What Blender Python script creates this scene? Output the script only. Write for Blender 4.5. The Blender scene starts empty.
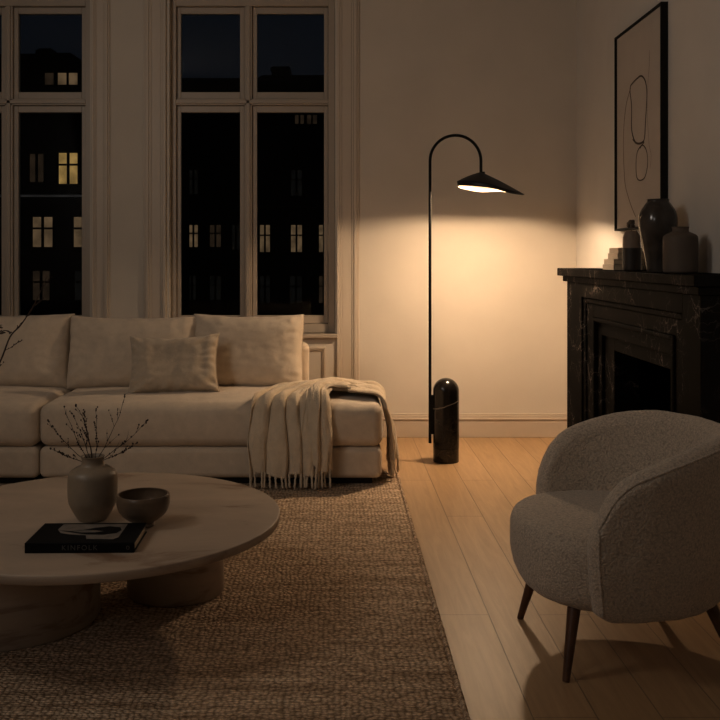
import bpy, bmesh, math, random
from mathutils import Vector, Matrix, noise
PI = math.pi
C = bpy.context.scene.collection
random.seed(7)

# ------------------------------------------------------------ view / photo geometry
F, VX, VY, EYE = 940.0, 335.0, 257.0, 1.2
def at(px, py, Y):            # a point at depth Y, read off the photograph
    return Vector(((px - VX) * Y / F, Y, EYE + (VY - py) * Y / F))

# ------------------------------------------------------------ materials
def new_mat(name):
    m = bpy.data.materials.new(name); m.use_nodes = True
    nt = m.node_tree; b = nt.nodes['Principled BSDF']
    return m, nt, b
def N(nt, kind, **kw):
    n = nt.nodes.new(kind)
    for k, v in kw.items():
        if k in n.inputs: n.inputs[k].default_value = v
        else: setattr(n, k, v)
    return n
def coords(nt, scale=(1, 1, 1), rot=(0, 0, 0), loc=(0, 0, 0)):
    tc = nt.nodes.new('ShaderNodeTexCoord'); mp = nt.nodes.new('ShaderNodeMapping')
    mp.inputs['Scale'].default_value = scale; mp.inputs['Rotation'].default_value = rot; mp.inputs['Location'].default_value = loc
    nt.links.new(tc.outputs['Object'], mp.inputs['Vector'])
    return mp.outputs['Vector']
def ramp(nt, fac, stops):
    r = nt.nodes.new('ShaderNodeValToRGB')
    el = r.color_ramp.elements
    while len(el) < len(stops): el.new(0.5)
    for e, (p, c) in zip(el, stops):
        e.position = p; e.color = (*c, 1) if len(c) == 3 else c
    nt.links.new(fac, r.inputs['Fac'])
    return r.outputs['Color']
def mix(nt, a, b, fac, mode='MIX'):
    n = nt.nodes.new('ShaderNodeMix'); n.data_type = 'RGBA'; n.blend_type = mode
    for sock, v in ((n.inputs[0], fac), (n.inputs[6], a), (n.inputs[7], b)):
        if hasattr(v, 'links'): nt.links.new(v, sock)
        else: sock.default_value = v if isinstance(v, (int, float)) else (*v, 1) if len(v) == 3 else v
    return n.outputs[2]
def bump(nt, b, height, dist, strength=1.0, prev=None):
    n = nt.nodes.new('ShaderNodeBump'); n.inputs['Distance'].default_value = dist; n.inputs['Strength'].default_value = strength
    nt.links.new(height, n.inputs['Height'])
    if prev is not None: nt.links.new(prev, n.inputs['Normal'])
    nt.links.new(n.outputs['Normal'], b.inputs['Normal'])
    return n.outputs['Normal']
def plain(name, col, rough=.6, metal=0, var=.06, scale=6, bscale=0, bdist=0, spec=None, sheen=0, coat=0):
    m, nt, b = new_mat(name)
    v = coords(nt)
    n = N(nt, 'ShaderNodeTexNoise', Scale=scale, Detail=4.0); nt.links.new(v, n.inputs['Vector'])
    c = ramp(nt, n.outputs['Fac'], [(.3, tuple(x * (1 - var) for x in col)), (.7, tuple(min(1, x * (1 + var)) for x in col))])
    nt.links.new(c, b.inputs['Base Color'])
    b.inputs['Roughness'].default_value = rough; b.inputs['Metallic'].default_value = metal
    if spec is not None: b.inputs['Specular IOR Level'].default_value = spec
    if sheen: b.inputs['Sheen Weight'].default_value = sheen
    if coat: b.inputs['Coat Weight'].default_value = coat
    if bdist:
        n2 = N(nt, 'ShaderNodeTexNoise', Scale=bscale, Detail=3.0); nt.links.new(v, n2.inputs['Vector'])
        bump(nt, b, n2.outputs['Fac'], bdist)
    return m
def fabric(name, col, weave=420, dist=.0012, var=.08, slub=True):
    m, nt, b = new_mat(name)
    v = coords(nt)
    n = N(nt, 'ShaderNodeTexNoise', Scale=14.0, Detail=6.0, Roughness=.7); nt.links.new(v, n.inputs['Vector'])
    c = ramp(nt, n.outputs['Fac'], [(.3, tuple(x * (1 - var) for x in col)), (.7, tuple(x * (1 + var) for x in col))])
    nt.links.new(c, b.inputs['Base Color'])
    b.inputs['Roughness'].default_value = .92; b.inputs['Specular IOR Level'].default_value = .15
    b.inputs['Sheen Weight'].default_value = .25; b.inputs['Sheen Roughness'].default_value = .6
    w = N(nt, 'ShaderNodeTexVoronoi', Scale=weave); nt.links.new(v, w.inputs['Vector'])
    p = bump(nt, b, w.outputs['Distance'], dist, .6)
    if slub:
        n3 = N(nt, 'ShaderNodeTexNoise', Scale=22.0, Detail=5.0); nt.links.new(v, n3.inputs['Vector'])
        bump(nt, b, n3.outputs['Fac'], .004, .6, p)
    return m
def boucle(name, col):
    m, nt, b = new_mat(name)
    v = coords(nt)
    n0 = N(nt, 'ShaderNodeTexNoise', Scale=60.0, Detail=2.0); nt.links.new(v, n0.inputs['Vector'])
    vv = mix(nt, v, n0.outputs['Color'], .012, 'ADD')
    w = N(nt, 'ShaderNodeTexVoronoi', Scale=170.0); nt.links.new(vv, w.inputs['Vector'])
    w.feature = 'SMOOTH_F1'
    n = N(nt, 'ShaderNodeTexNoise', Scale=260.0, Detail=4.0, Roughness=.7); nt.links.new(v, n.inputs['Vector'])
    c1 = ramp(nt, w.outputs['Distance'], [(.1, tuple(x * 1.12 for x in col)), (.75, tuple(x * .68 for x in col))])
    c2 = ramp(nt, n.outputs['Fac'], [(.3, (.8, .8, .8)), (.7, (1.1, 1.1, 1.1))])
    nt.links.new(mix(nt, c1, c2, 1.0, 'MULTIPLY'), b.inputs['Base Color'])
    b.inputs['Roughness'].default_value = .95; b.inputs['Specular IOR Level'].default_value = .1
    b.inputs['Sheen Weight'].default_value = .35; b.inputs['Sheen Roughness'].default_value = .5
    inv = ramp(nt, w.outputs['Distance'], [(0, (1, 1, 1)), (.8, (0, 0, 0))])
    p = bump(nt, b, inv, .0035, .9)
    bump(nt, b, n.outputs['Fac'], .0025, .7, p)
    return m
def marble_black(name, lamp=False):
    m, nt, b = new_mat(name)
    v = coords(nt, rot=(.5, .3, .7))
    n0 = N(nt, 'ShaderNodeTexNoise', Scale=2.5, Detail=6.0, Roughness=.6); nt.links.new(v, n0.inputs['Vector'])
    vv = mix(nt, v, n0.outputs['Color'], .35, 'ADD')
    w = N(nt, 'ShaderNodeTexVoronoi', Scale=4.0); w.feature = 'DISTANCE_TO_EDGE'; nt.links.new(vv, w.inputs['Vector'])
    w2 = N(nt, 'ShaderNodeTexVoronoi', Scale=11.0); w2.feature = 'DISTANCE_TO_EDGE'; nt.links.new(vv, w2.inputs['Vector'])
    nm = N(nt, 'ShaderNodeTexNoise', Scale=5.0, Detail=2.0); nt.links.new(v, nm.inputs['Vector'])
    mask = ramp(nt, nm.outputs['Fac'], [(.45, (0, 0, 0)), (.62, (1, 1, 1))])
    v1 = ramp(nt, w.outputs['Distance'], [(0, (.15, .13, .115)), (.012, (0, 0, 0))])
    v2 = ramp(nt, w2.outputs['Distance'], [(0, (.08, .068, .06)), (.02, (0, 0, 0))])
    s = mix(nt, mix(nt, v1, v2, 1.0, 'ADD'), mask, 1.0, 'MULTIPLY')
    base = ramp(nt, n0.outputs['Fac'], [(.35, (.0028, .0026, .0025)), (.7, (.0075, .0064, .006))])
    if lamp:
        sp = nt.nodes.new('ShaderNodeSeparateXYZ'); nt.links.new(coords(nt), sp.inputs[0])
        def mth(op, a, c):
            q = nt.nodes.new('ShaderNodeMath'); q.operation = op
            for i_, k_ in enumerate((a, c)):
                if hasattr(k_, 'links'): nt.links.new(k_, q.inputs[i_])
                else: q.inputs[i_].default_value = k_
            return q.outputs[0]
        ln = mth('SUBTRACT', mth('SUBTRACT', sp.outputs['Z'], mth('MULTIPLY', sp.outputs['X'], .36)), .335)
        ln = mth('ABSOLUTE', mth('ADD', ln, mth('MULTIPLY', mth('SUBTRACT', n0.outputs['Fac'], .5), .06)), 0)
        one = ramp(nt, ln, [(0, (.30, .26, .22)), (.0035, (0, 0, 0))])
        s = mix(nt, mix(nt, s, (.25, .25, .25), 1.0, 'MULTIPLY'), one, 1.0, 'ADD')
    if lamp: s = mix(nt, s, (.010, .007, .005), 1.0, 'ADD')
    nt.links.new(mix(nt, base, s, 1.0, 'ADD'), b.inputs['Base Color'])
    b.inputs['Specular IOR Level'].default_value = .5 if lamp else .03
    b.inputs['Roughness'].default_value = .22
    if not lamp:                                            # soft polish without a mirror at grazing angles
        df = nt.nodes.new('ShaderNodeBsdfDiffuse'); gs = nt.nodes.new('ShaderNodeBsdfGlossy'); ms = nt.nodes.new('ShaderNodeMixShader')
        nt.links.new(mix(nt, base, s, 1.0, 'ADD'), df.inputs['Color']); gs.inputs['Roughness'].default_value = .3
        ms.inputs[0].default_value = .022; nt.links.new(df.outputs[0], ms.inputs[1]); nt.links.new(gs.outputs[0], ms.inputs[2])
        nt.links.new(ms.outputs[0], nt.nodes['Material Output'].inputs['Surface'])
    return m
def travertine(name, col, rough=.5):
    m, nt, b = new_mat(name)
    v = coords(nt, scale=(1.1, 2.6, 6))
    n = N(nt, 'ShaderNodeTexNoise', Scale=1.6, Detail=8.0, Roughness=.62, Distortion=.6); nt.links.new(v, n.inputs['Vector'])
    c = ramp(nt, n.outputs['Fac'], [(.37, tuple(x * f for x, f in zip(col, (.55, .46, .40)))), (.45, tuple(x * .9 for x in col)), (.6, col), (.8, tuple(min(1, x * 1.18) for x in col))])
    nt.links.new(c, b.inputs['Base Color'])
    n2 = N(nt, 'ShaderNodeTexNoise', Scale=25.0, Detail=6.0); nt.links.new(v, n2.inputs['Vector'])
    bump(nt, b, n2.outputs['Fac'], .0015, .5)
    b.inputs['Roughness'].default_value = rough
    return m
def emit(name, col, strength):
    m, nt, b = new_mat(name)
    v = coords(nt); n = N(nt, 'ShaderNodeTexNoise', Scale=1.3, Detail=3.0); nt.links.new(v, n.inputs['Vector'])
    c = ramp(nt, n.outputs['Fac'], [(.35, tuple(x * .45 for x in col)), (.65, col)])
    b.inputs['Base Color'].default_value = (0, 0, 0, 1)
    nt.links.new(c, b.inputs['Emission Color']); b.inputs['Emission Strength'].default_value = strength
    return m

M = {}
M['wall'] = plain('plaster', (.66, .60, .52), .85, var=.03, scale=3, bscale=90, bdist=.0006)
M['wallr'] = plain('chimney_plaster', (.66, .62, .57), .85, var=.03, scale=3, bscale=90, bdist=.0006)
M['trim'] = plain('painted_trim', (.60, .52, .43), .5, var=.02)
M['window'] = plain('painted_window_frame', (.46, .39, .315), .45, var=.03)
M['ceil'] = plain('ceiling_paint', (.6, .55, .48), .9, var=.02)
M['sofa'] = fabric('sofa_linen', (.68, .575, .455))
M['pillow'] = fabric('pillow_linen', (.56, .465, .355), weave=250, dist=.003, var=.14)
M['throw'] = fabric('throw_knit', (.68, .57, .43), weave=170, dist=.004, var=.1)
M['boucle'] = boucle('boucle_wool', (.66, .56, .455))
M['stone'] = travertine('table_travertine', (.50, .40, .31))
M['marble'] = marble_black('black_marble')
M['lampmarble'] = marble_black('lamp_marble', True)
M['black'] = plain('black_powder_coat', (.010, .009, .008), .6, var=.1, spec=.2)
M['plinth'] = plain('dark_plinth', (.012, .009, .007), .6)
M['walnut'] = plain('walnut_leg', (.10, .045, .022), .4, var=.35, scale=25)
M['firebox'] = plain('sooty_firebox', (.0025, .002, .002), .95, spec=0)
M['vase'] = plain('taupe_glaze', (.27, .215, .155), .42, var=.1, scale=18, bscale=60, bdist=.0005)
M['bowl'] = plain('brown_glaze', (.16, .11, .07), .35, var=.2, scale=14, bscale=50, bdist=.0006)
M['twig'] = plain('dry_twig', (.045, .025, .016), .8)
M['bookblack'] = plain('book_black', (.006, .006, .007), .6, spec=.12)
M['paper'] = plain('page_paper', (.5, .4, .28), .8, var=.12, scale=120)
M['covphoto'] = plain('cover_print', (.21, .185, .16), .4, var=.35, scale=30)
M['letter'] = plain('spine_lettering', (.085, .08, .072), .5)
M['bookcream'] = plain('cream_book', (.32, .26, .20), .7, var=.05)
M['bookgrey'] = plain('greige_book', (.25, .205, .16), .7, var=.05)
M['vdark'] = plain('dark_glossy_glaze', (.06, .05, .042), .18, var=.5, scale=9)
M['vbrown'] = plain('matte_brown_clay', (.125, .095, .072), .7, var=.1)
M['vlight'] = plain('sand_glaze', (.22, .165, .12), .6, var=.15, scale=30)
M['vlow'] = plain('dark_clay', (.04, .028, .02), .6)
M['canvas'] = plain('art_paper', (.52, .46, .40), .8, var=.05, scale=4)
M['ink'] = plain('ink_line', (.06, .038, .025), .7)
M['inkthin'] = plain('pale_ink_line', (.17, .115, .075), .7)
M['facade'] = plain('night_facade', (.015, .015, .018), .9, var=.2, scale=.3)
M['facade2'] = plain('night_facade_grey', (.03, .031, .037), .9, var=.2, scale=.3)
M['roofm'] = plain('slate_roof', (.01, .01, .012), .95)
M['ledge'] = emit('stone_ledge_painted_glow', (.9, .8, .75), .03)  # weak emission stands in for light falling on the stone
M['glow'] = emit('lit_room_yellow', (1, .60, .20), .42)
M['glow2'] = emit('lit_room_warm', (1, .62, .33), .17)
M['glow3'] = emit('lit_room_dim', (1, .60, .34), .035)
M['glow4'] = emit('lit_room_faint', (.8, .72, .62), .007)
M['mull'] = plain('far_window_bar', (.01, .008, .006), .8)
M['street'] = plain('asphalt', (.04, .04, .042), .9)

# shade: black outside, warm white inside
m, nt, b = new_mat('shade_metal')
g = nt.nodes.new('ShaderNodeNewGeometry')
nt.links.new(mix(nt, (.012, .010, .009), (.34, .30, .25), g.outputs['Backfacing']), b.inputs['Base Color'])
b.inputs['Roughness'].default_value = .45
M['shade'] = m
m, nt, b = new_mat('bulb_glow')
b.inputs['Emission Color'].default_value = (1, .73, .48, 1); b.inputs['Emission Strength'].default_value = 720
M['bulb'] = m
# window glass
m, nt, b = new_mat('window_glass')
tr = nt.nodes.new('ShaderNodeBsdfTransparent'); gl = nt.nodes.new('ShaderNodeBsdfGlossy'); mx = nt.nodes.new('ShaderNodeMixShader')
tr.inputs['Color'].default_value = (.86, .9, .92, 1); gl.inputs['Roughness'].default_value = .02
fr = nt.nodes.new('ShaderNodeFresnel'); fr.inputs['IOR'].default_value = 1.25
nt.links.new(fr.outputs[0], mx.inputs[0]); nt.links.new(tr.outputs[0], mx.inputs[1]); nt.links.new(gl.outputs[0], mx.inputs[2])
nt.links.new(mx.outputs[0], nt.nodes['Material Output'].inputs['Surface'])
M['glass'] = m
# oak floor
m, nt, b = new_mat('oak_boards')
v = coords(nt, rot=(0, 0, PI / 2), loc=(0.55, -.012, 0))
br = N(nt, 'ShaderNodeTexBrick', Scale=1.0)
br.offset = .37; br.offset_frequency = 2
br.inputs['Brick Width'].default_value = 1.9; br.inputs['Row Height'].default_value = .168
br.inputs['Mortar Size'].default_value = .0022; br.inputs['Mortar Smooth'].default_value = .4
br.inputs['Color1'].default_value = (.46, .31, .175, 1); br.inputs['Color2'].default_value = (.43, .29, .16, 1)
br.inputs['Mortar'].default_value = (.27, .185, .11, 1)
nt.links.new(v, br.inputs['Vector'])
v2 = coords(nt, scale=(16, 1.1, 1))
gn = N(nt, 'ShaderNodeTexNoise', Scale=2.2, Detail=8.0, Roughness=.65, Distortion=.8); nt.links.new(v2, gn.inputs['Vector'])
gc = ramp(nt, gn.outputs['Fac'], [(.3, (.84, .82, .8)), (.7, (1.08, 1.07, 1.05))])
nt.links.new(mix(nt, br.outputs['Color'], gc, 1.0, 'MULTIPLY'), b.inputs['Base Color'])
b.inputs['Roughness'].default_value = .42; b.inputs['Specular IOR Level'].default_value = .4
inv = ramp(nt, br.outputs['Fac'], [(0, (1, 1, 1)), (1, (0, 0, 0))])
p = bump(nt, b, inv, .002, .8)
bump(nt, b, gn.outputs['Fac'], .0008, .5, p)
M['floor'] = m
# woven rug
m, nt, b = new_mat('woven_jute_wool')
v = coords(nt)
dn = N(nt, 'ShaderNodeTexNoise', Scale=9.0, Detail=3.0); nt.links.new(v, dn.inputs['Vector'])
vv = mix(nt, v, dn.outputs['Color'], .03, 'ADD')
mp = nt.nodes.new('ShaderNodeMapping'); mp.inputs['Scale'].default_value = (60, 82, 1); nt.links.new(vv, mp.inputs['Vector'])
vo = N(nt, 'ShaderNodeTexVoronoi', Scale=1.0, Randomness=.55); nt.links.new(mp.outputs['Vector'], vo.inputs['Vector'])
v3 = coords(nt, scale=(2.2, 30, 1))
st = N(nt, 'ShaderNodeTexNoise', Scale=1.0, Detail=5.0, Roughness=.75); nt.links.new(v3, st.inputs['Vector'])
base = ramp(nt, st.outputs['Fac'], [(.3, (.44, .32, .215)), (.5, (.74, .575, .42)), (.68, (.92, .76, .585))])
hole = ramp(nt, vo.outputs['Distance'], [(.25, (1.12, 1.1, 1.08)), (.75, (.40, .36, .32))])
fine = N(nt, 'ShaderNodeTexNoise', Scale=170.0, Detail=3.0); nt.links.new(v, fine.inputs['Vector'])
fc = ramp(nt, fine.outputs['Fac'], [(.3, (.7, .7, .7)), (.7, (1.2, 1.2, 1.2))])
nt.links.new(mix(nt, mix(nt, base, hole, 1.0, 'MULTIPLY'), fc, 1.0, 'MULTIPLY'), b.inputs['Base Color'])
b.inputs['Roughness'].default_value = .95; b.inputs['Specular IOR Level'].default_value = .1
hh = ramp(nt, vo.outputs['Distance'], [(0, (1, 1, 1)), (.75, (0, 0, 0))])
p = bump(nt, b, hh, .010, 1.0)
bump(nt, b, fine.outputs['Fac'], .004, .7, p)
M['rug'] = m

# ------------------------------------------------------------ mesh helpers
def link_mesh(name, bm, mat, parent=None, smooth=False, loc=None):
    me = bpy.data.meshes.new(name)
    bmesh.ops.recalc_face_normals(bm, faces=bm.faces)
    bm.to_mesh(me); bm.free()
    if isinstance(mat, (list, tuple)):
        for k in mat: me.materials.append(k)
    else: me.materials.append(mat)
    if smooth:
        for p_ in me.polygons: p_.use_smooth = True
    o = bpy.data.objects.new(name, me); C.objects.link(o)
    if parent is not None: o.parent = parent
    if loc: o.location = loc
    return o
def auto(o, ang=40):
    me = o.data
    for p_ in me.polygons: p_.use_smooth = True
    bm = bmesh.new(); bm.from_mesh(me)
    for e in bm.edges:
        e.smooth = not (len(e.link_faces) == 2 and e.calc_face_angle(0) > math.radians(ang))
    bm.to_mesh(me); bm.free()
    return o
def thing(name, label, cat, loc=(0, 0, 0), rz=0, group=None):
    o = bpy.data.objects.new(name, None); C.objects.link(o)
    o.location = loc; o.rotation_euler = (0, 0, rz); o.empty_display_size = .1
    return tag(o, label, cat, group)
def tag(o, label, cat, group=None):
    o['label'] = label; o['category'] = cat
    if group: o['group'] = group
    return o
def struct(o): o['kind'] = 'structure'; return o
def box(bm, x0, x1, y0, y1, z0, z1, bev=0, seg=2):
    t = bmesh.new(); bmesh.ops.create_cube(t, size=1)
    for v_ in t.verts:
        v_.co = Vector((x0 + (v_.co.x + .5) * (x1 - x0), y0 + (v_.co.y + .5) * (y1 - y0), z0 + (v_.co.z + .5) * (z1 - z0)))
    if bev: bmesh.ops.bevel(t, geom=list(t.edges), offset=bev, segments=seg, affect='EDGES', profile=.5)
    me = bpy.data.meshes.new('t'); t.to_mesh(me); t.free(); bm.from_mesh(me); bpy.data.meshes.remove(me)
def lathe(bm, prof, seg=48, c=(0, 0, 0)):
    rings = []
    for r, z in prof:
        if r < 1e-5: rings.append([bm.verts.new((c[0], c[1], c[2] + z))])
        else: rings.append([bm.verts.new((c[0] + r * math.cos(2 * PI * k / seg), c[1] + r * math.sin(2 * PI * k / seg), c[2] + z)) for k in range(seg)])
    for a, b_ in zip(rings, rings[1:]):
        for k in range(seg):
            k2 = (k + 1) % seg
            if len(a) == 1 and len(b_) == 1: continue
            if len(a) == 1: bm.faces.new((a[0], b_[k], b_[k2]))
            elif len(b_) == 1: bm.faces.new((a[k], a[k2], b_[0]))
            else: bm.faces.new((a[k], a[k2], b_[k2], b_[k]))
def tube(bm, pts, rad, seg=10, cap=True):
    pts = [Vector(p_) for p_ in pts]; n = len(pts)
    rr = rad if isinstance(rad, (list, tuple)) else [rad] * n
    prev = None; rings = []
    for i in range(n):
        t = (pts[min(i + 1, n - 1)] - pts[max(i - 1, 0)]).normalized()
        if prev is None:
            a = Vector((0, 0, 1)) if abs(t.z) < .9 else Vector((1, 0, 0))
            nrm = t.cross(a).normalized()
        else:
            nrm = (prev - t * prev.dot(t)).normalized()
        prev = nrm; bn = t.cross(nrm)
        rings.append([bm.verts.new(pts[i] + (nrm * math.cos(2 * PI * k / seg) + bn * math.sin(2 * PI * k / seg)) * rr[i]) for k in range(seg)])
    for a, b_ in zip(rings, rings[1:]):
        for k in range(seg): bm.faces.new((a[k], a[(k + 1) % seg], b_[(k + 1) % seg], b_[k]))
    if cap:
        bm.faces.new(rings[0][::-1]); bm.faces.new(rings[-1])
def smooth_path(pts, n=8):
    pts = [Vector(p_) for p_ in pts]; out = []
    P = [pts[0]] + pts + [pts[-1]]
    for i in range(1, len(P) - 2):
        for k in range(n):
            t = k / n; a, b_, c_, d = P[i - 1], P[i], P[i + 1], P[i + 2]
            out.append(.5 * ((2 * b_) + (-a + c_) * t + (2 * a - 5 * b_ + 4 * c_ - d) * t * t + (-a + 3 * b_ - 3 * c_ + d) * t ** 3))
    out.append(pts[-1]); return out
def axis_list(h, r, inner, k=6):
    e = [math.tan(i / k * PI / 4) for i in range(k + 1)]          # 0..1
    hi = [h - r + r * t for t in e]
    mid = [-(h - r) + 2 * (h - r) * i / inner for i in range(inner + 1)]
    return [-t for t in hi[::-1]] + mid[1:-1] + hi
def softbox(c, size, r, deform=None, step=.045, k=6):
    """upholstered block: rounded box on a dense grid, then a deform(p, half) callback"""
    hx, hy, hz = (s / 2 for s in size); bm = bmesh.new()
    L = [axis_list(h, r, max(1, int((2 * h - 2 * r) / step)), k) for h in (hx, hy, hz)]
    H = (hx, hy, hz)
    for ax in range(3):
        a1, a2 = [(1, 2), (0, 2), (0, 1)][ax]
        for sgn in (-1, 1):
            g = []
            for u in L[a1]:
                row = []
                for w in L[a2]:
                    p_ = [0, 0, 0]; p_[ax] = sgn * H[ax]; p_[a1] = u; p_[a2] = w
                    q = Vector([max(-(H[i] - r), min(H[i] - r, p_[i])) for i in range(3)])
                    d = (Vector(p_) - q).normalized() * r
                    row.append(bm.verts.new(q + d))
                g.append(row)
            for i in range(len(g) - 1):
                for j in range(len(g[0]) - 1):
                    bm.faces.new((g[i][j], g[i + 1][j], g[i + 1][j + 1], g[i][j + 1]))
    bmesh.ops.remove_doubles(bm, verts=bm.verts, dist=1e-5)
    for v_ in bm.verts:
        p_ = v_.co.copy()
        if deform: p_ = deform(p_, H)
        v_.co = p_ + Vector(c)
    return bm
def nz(p_, s, seed=0): return noise.noise(Vector((p_.x * s + seed * 7.3, p_.y * s + seed * 3.1, p_.z * s - seed * 5.7)))
def pillow(w, h, t, expo=.42, pin=.05, n=44, seed=0, wr=.006, sag=0, dent=0):
    """soft cushion standing in XZ, thickness in Y; returns bmesh and its seam loop"""
    bm = bmesh.new(); seam = []
    def co(u, v_, s):
        x = w / 2 * u * (1 - pin * (1 - v_ * v_)); z = h / 2 * v_ * (1 - pin * 1.2 * (1 - u * u))
        th = t / 2 * max(0, (1 - u ** 4) * (1 - v_ ** 4)) ** expo
        p_ = Vector((x, 0, z))
        e = (abs(u) ** 3 + abs(v_) ** 3)
        f = 1 + .10 * nz(p_, 3, seed + s)
        wrn = wr * (nz(Vector((x * 2.2, s, z)), 9, seed) + .6 * nz(Vector((x, s, z * 2)), 17, seed + 2)) * min(1, th / (t * .2)) * (.4 + e)
        rad = math.atan2(v_, u)
        wrn += wr * .9 * math.sin(rad * 22 + 3 * nz(p_, 5, seed)) * (e ** 1.5) * min(1, th / (t * .25)) * .5
        y = s * (th * f + wrn)
        z -= sag * max(0, v_) * (1 - u * u)
        z += .006 * nz(Vector((x, 0, 0)), 8, seed + 9) * (1 if v_ > 0 else 0) * abs(v_)
        x += .004 * nz(Vector((0, 0, z)), 9, seed + 4) * abs(u)
        if s < 0: y += dent * math.exp(-((u) ** 2 + (v_ - .1) ** 2) * 3)
        return Vector((x, y, z))
    def rng(i): # denser near edges
        a = -1 + 2 * i / n
        return math.sin(a * PI / 2) * .55 + a * .45
    for s in (-1, 1):
        g = [[bm.verts.new(co(rng(i), rng(j), s)) for j in range(n + 1)] for i in range(n + 1)]
        for i in range(n):
            for j in range(n): bm.faces.new((g[i][j], g[i + 1][j], g[i + 1][j + 1], g[i][j + 1]))
        if s < 0:
            seam = [g[i][0].co.copy() for i in range(n)] + [g[n][j].co.copy() for j in range(n)] + [g[n - i][n].co.copy() for i in range(n)] + [g[0][n - j].co.copy() for j in range(n)]
    bmesh.ops.remove_doubles(bm, verts=bm.verts, dist=2e-4)
    return bm, seam
def piping(seam, mat, parent, r=.0045):
    bm = bmesh.new(); s = [p_ for i, p_ in enumerate(seam) if i == 0 or (p_ - seam[i - 1]).length > 1e-4]
    tube(bm, s + [s[0]], r, 6, cap=False)
    return link_mesh('piping', bm, mat, parent, smooth=True)

# ------------------------------------------------------------ the room
XL, XR, YB, YF, ZC = -3.6, 1.61, 6.27, -2.2, 3.35
bm = bmesh.new(); box(bm, XL - .2, XR + .6, YF - .2, YB + .05, -.2, 0); struct(link_mesh('floor', bm, M['floor']))
bm = bmesh.new(); box(bm, XL - .2, XR + .6, YF - .2, YB + .5, ZC, ZC + .2); struct(link_mesh('ceiling', bm, M['ceil']))
bm = bmesh.new(); box(bm, XL - .2, XL, YF - .2, YB + .4, 0, ZC); struct(link_mesh('wall_left', bm, M['wall']))
bm = bmesh.new(); box(bm, XL, XR, YF - .2, YF, 0, ZC); struct(link_mesh('wall_front', bm, M['wall']))
W2 = (-1.105, .0, .69, 2.95); W1 = (-2.75, -1.635, .69, 2.95)
bm = bmesh.new()
T = .34
box(bm, XL - .01, W1[0], YB, YB + T, 0, ZC); box(bm, W1[1], W2[0], YB, YB + T, 0, ZC); box(bm, W2[1], XR + .3, YB, YB + T, 0, ZC)
for w in (W1, W2):
    box(bm, w[0], w[1], YB, YB + T, 0, w[2]); box(bm, w[0], w[1], YB, YB + T, w[3], ZC)
struct(link_mesh('wall_back', bm, M['wall']))
# right wall with the hearth opening
FY0, FY1, FZ = 4.10, 4.95, .706
bm = bmesh.new()
box(bm, XR, XR + .3, YF - .2, FY0, 0, ZC); box(bm, XR, XR + .3, FY1, YB, 0, ZC); box(bm, XR, XR + .3, FY0, FY1, FZ, ZC)
struct(link_mesh('wall_right', bm, M['wallr']))
def baseboard(name, along, a0, a1, pos, sgn):
    bm = bmesh.new()
    for z0, z1, t in ((0, .118, .018), (.118, .128, .024), (.128, .148, .016), (.148, .158, .010)):
        if along == 'x': box(bm, a0, a1, min(pos, pos + sgn * t), max(pos, pos + sgn * t), z0, z1, .0015, 1)
        else: box(bm, min(pos, pos + sgn * t), max(pos, pos + sgn * t), a0, a1, z0, z1, .0015, 1)
    return struct(link_mesh(name, bm, M['trim']))
baseboard('baseboard_back', 'x', .162, XR, YB, -1)
baseboard('baseboard_right', 'y', 5.73, YB - .03, XR, -1)
o = baseboard('baseboard_right', 'y', YF, 3.62, XR, -1)
baseboard('baseboard_left', 'y', YF, YB - .03, XL, 1)

# windows: frame, four sashes with panes each, stool; casings are trims
def window(idx, w, gl, gr, mc, mr):
    root = bpy.data.objects.new('window_%d' % idx, None); C.objects.link(root); root.location = ((w[0] + w[1]) / 2, YB + .1, w[2]); struct(root)
    ox, oy, oz = root.location
    def B(bm, x0, x1, y0, y1, z0, z1, bev=.003): box(bm, x0 - ox, x1 - ox, y0 - oy, y1 - oy, z0 - oz, z1 - oz, bev, 2)
    Y0 = YB + .085
    bm = bmesh.new()
    B(bm, w[0] + .001, w[0] + .035, Y0 - .03, Y0 + .1, w[2], w[3] - .001); B(bm, w[1] - .045, w[1] - .001, Y0 - .03, Y0 + .1, w[2], w[3] - .001)
    B(bm, w[0] + .035, w[1] - .045, Y0 - .03, Y0 + .1, w[3] - .06, w[3] - .001); B(bm, w[0] + .035, w[1] - .045, Y0 - .03, Y0 + .1, w[2] + .001, w[2] + .06)
    zt = 2.245
    B(bm, w[0] + .035, w[1] - .045, Y0 - .022, Y0 + .1, zt - .022, zt + .022)
    B(bm, w[0] + .035, w[1] - .045, Y0 - .034, Y0 - .02, zt - .012, zt + .012)
    B(bm, mc - .026, mc + .026, Y0 - .022, Y0 + .1, w[2] + .06, w[3] - .06)
    B(bm, mc - .013, mc + .013, Y0 - .034, Y0 - .02, w[2] + .06, w[3] - .06)
    link_mesh('window_frame', bm, M['window'], root)
    for (x0, x1, g0, g1) in ((w[0] + .035, mc - .026, gl, mc - .0575), (mc + .026, w[1] - .045, mc + .0575, gr)):
        for (z0, z1, h0, h1) in ((w[2] + .06, zt - .022, .805, 2.178), (zt + .022, w[3] - .06, 2.315, 2.845)):
            bm = bmesh.new(); y0, y1 = Y0, Y0 + .045
            B(bm, x0 + .002, g0, y0, y1, z0 + .002, z1 - .002); B(bm, g1, x1 - .002, y0, y1, z0 + .002, z1 - .002)
            B(bm, g0, g1, y0, y1, z0 + .002, h0); B(bm, g0, g1, y0, y1, h1, z1 - .002)
            s = link_mesh('sash', bm, M['window'], root)
            bm = bmesh.new(); B(bm, g0 - .004, g1 + .004, y0 + .02, y0 + .024, h0 - .004, h1 + .004, 0)
            link_mesh('pane', bm, M['glass'], s)
    bm = bmesh.new(); B(bm, w[0] - .02, w[1] + .02, YB - .035, Y0 - .03, w[2] - .03, w[2], .006)
    link_mesh('window_stool', bm, M['window'], root)
window(1, W1, -2.68, -1.712, -2.198, 0)
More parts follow.
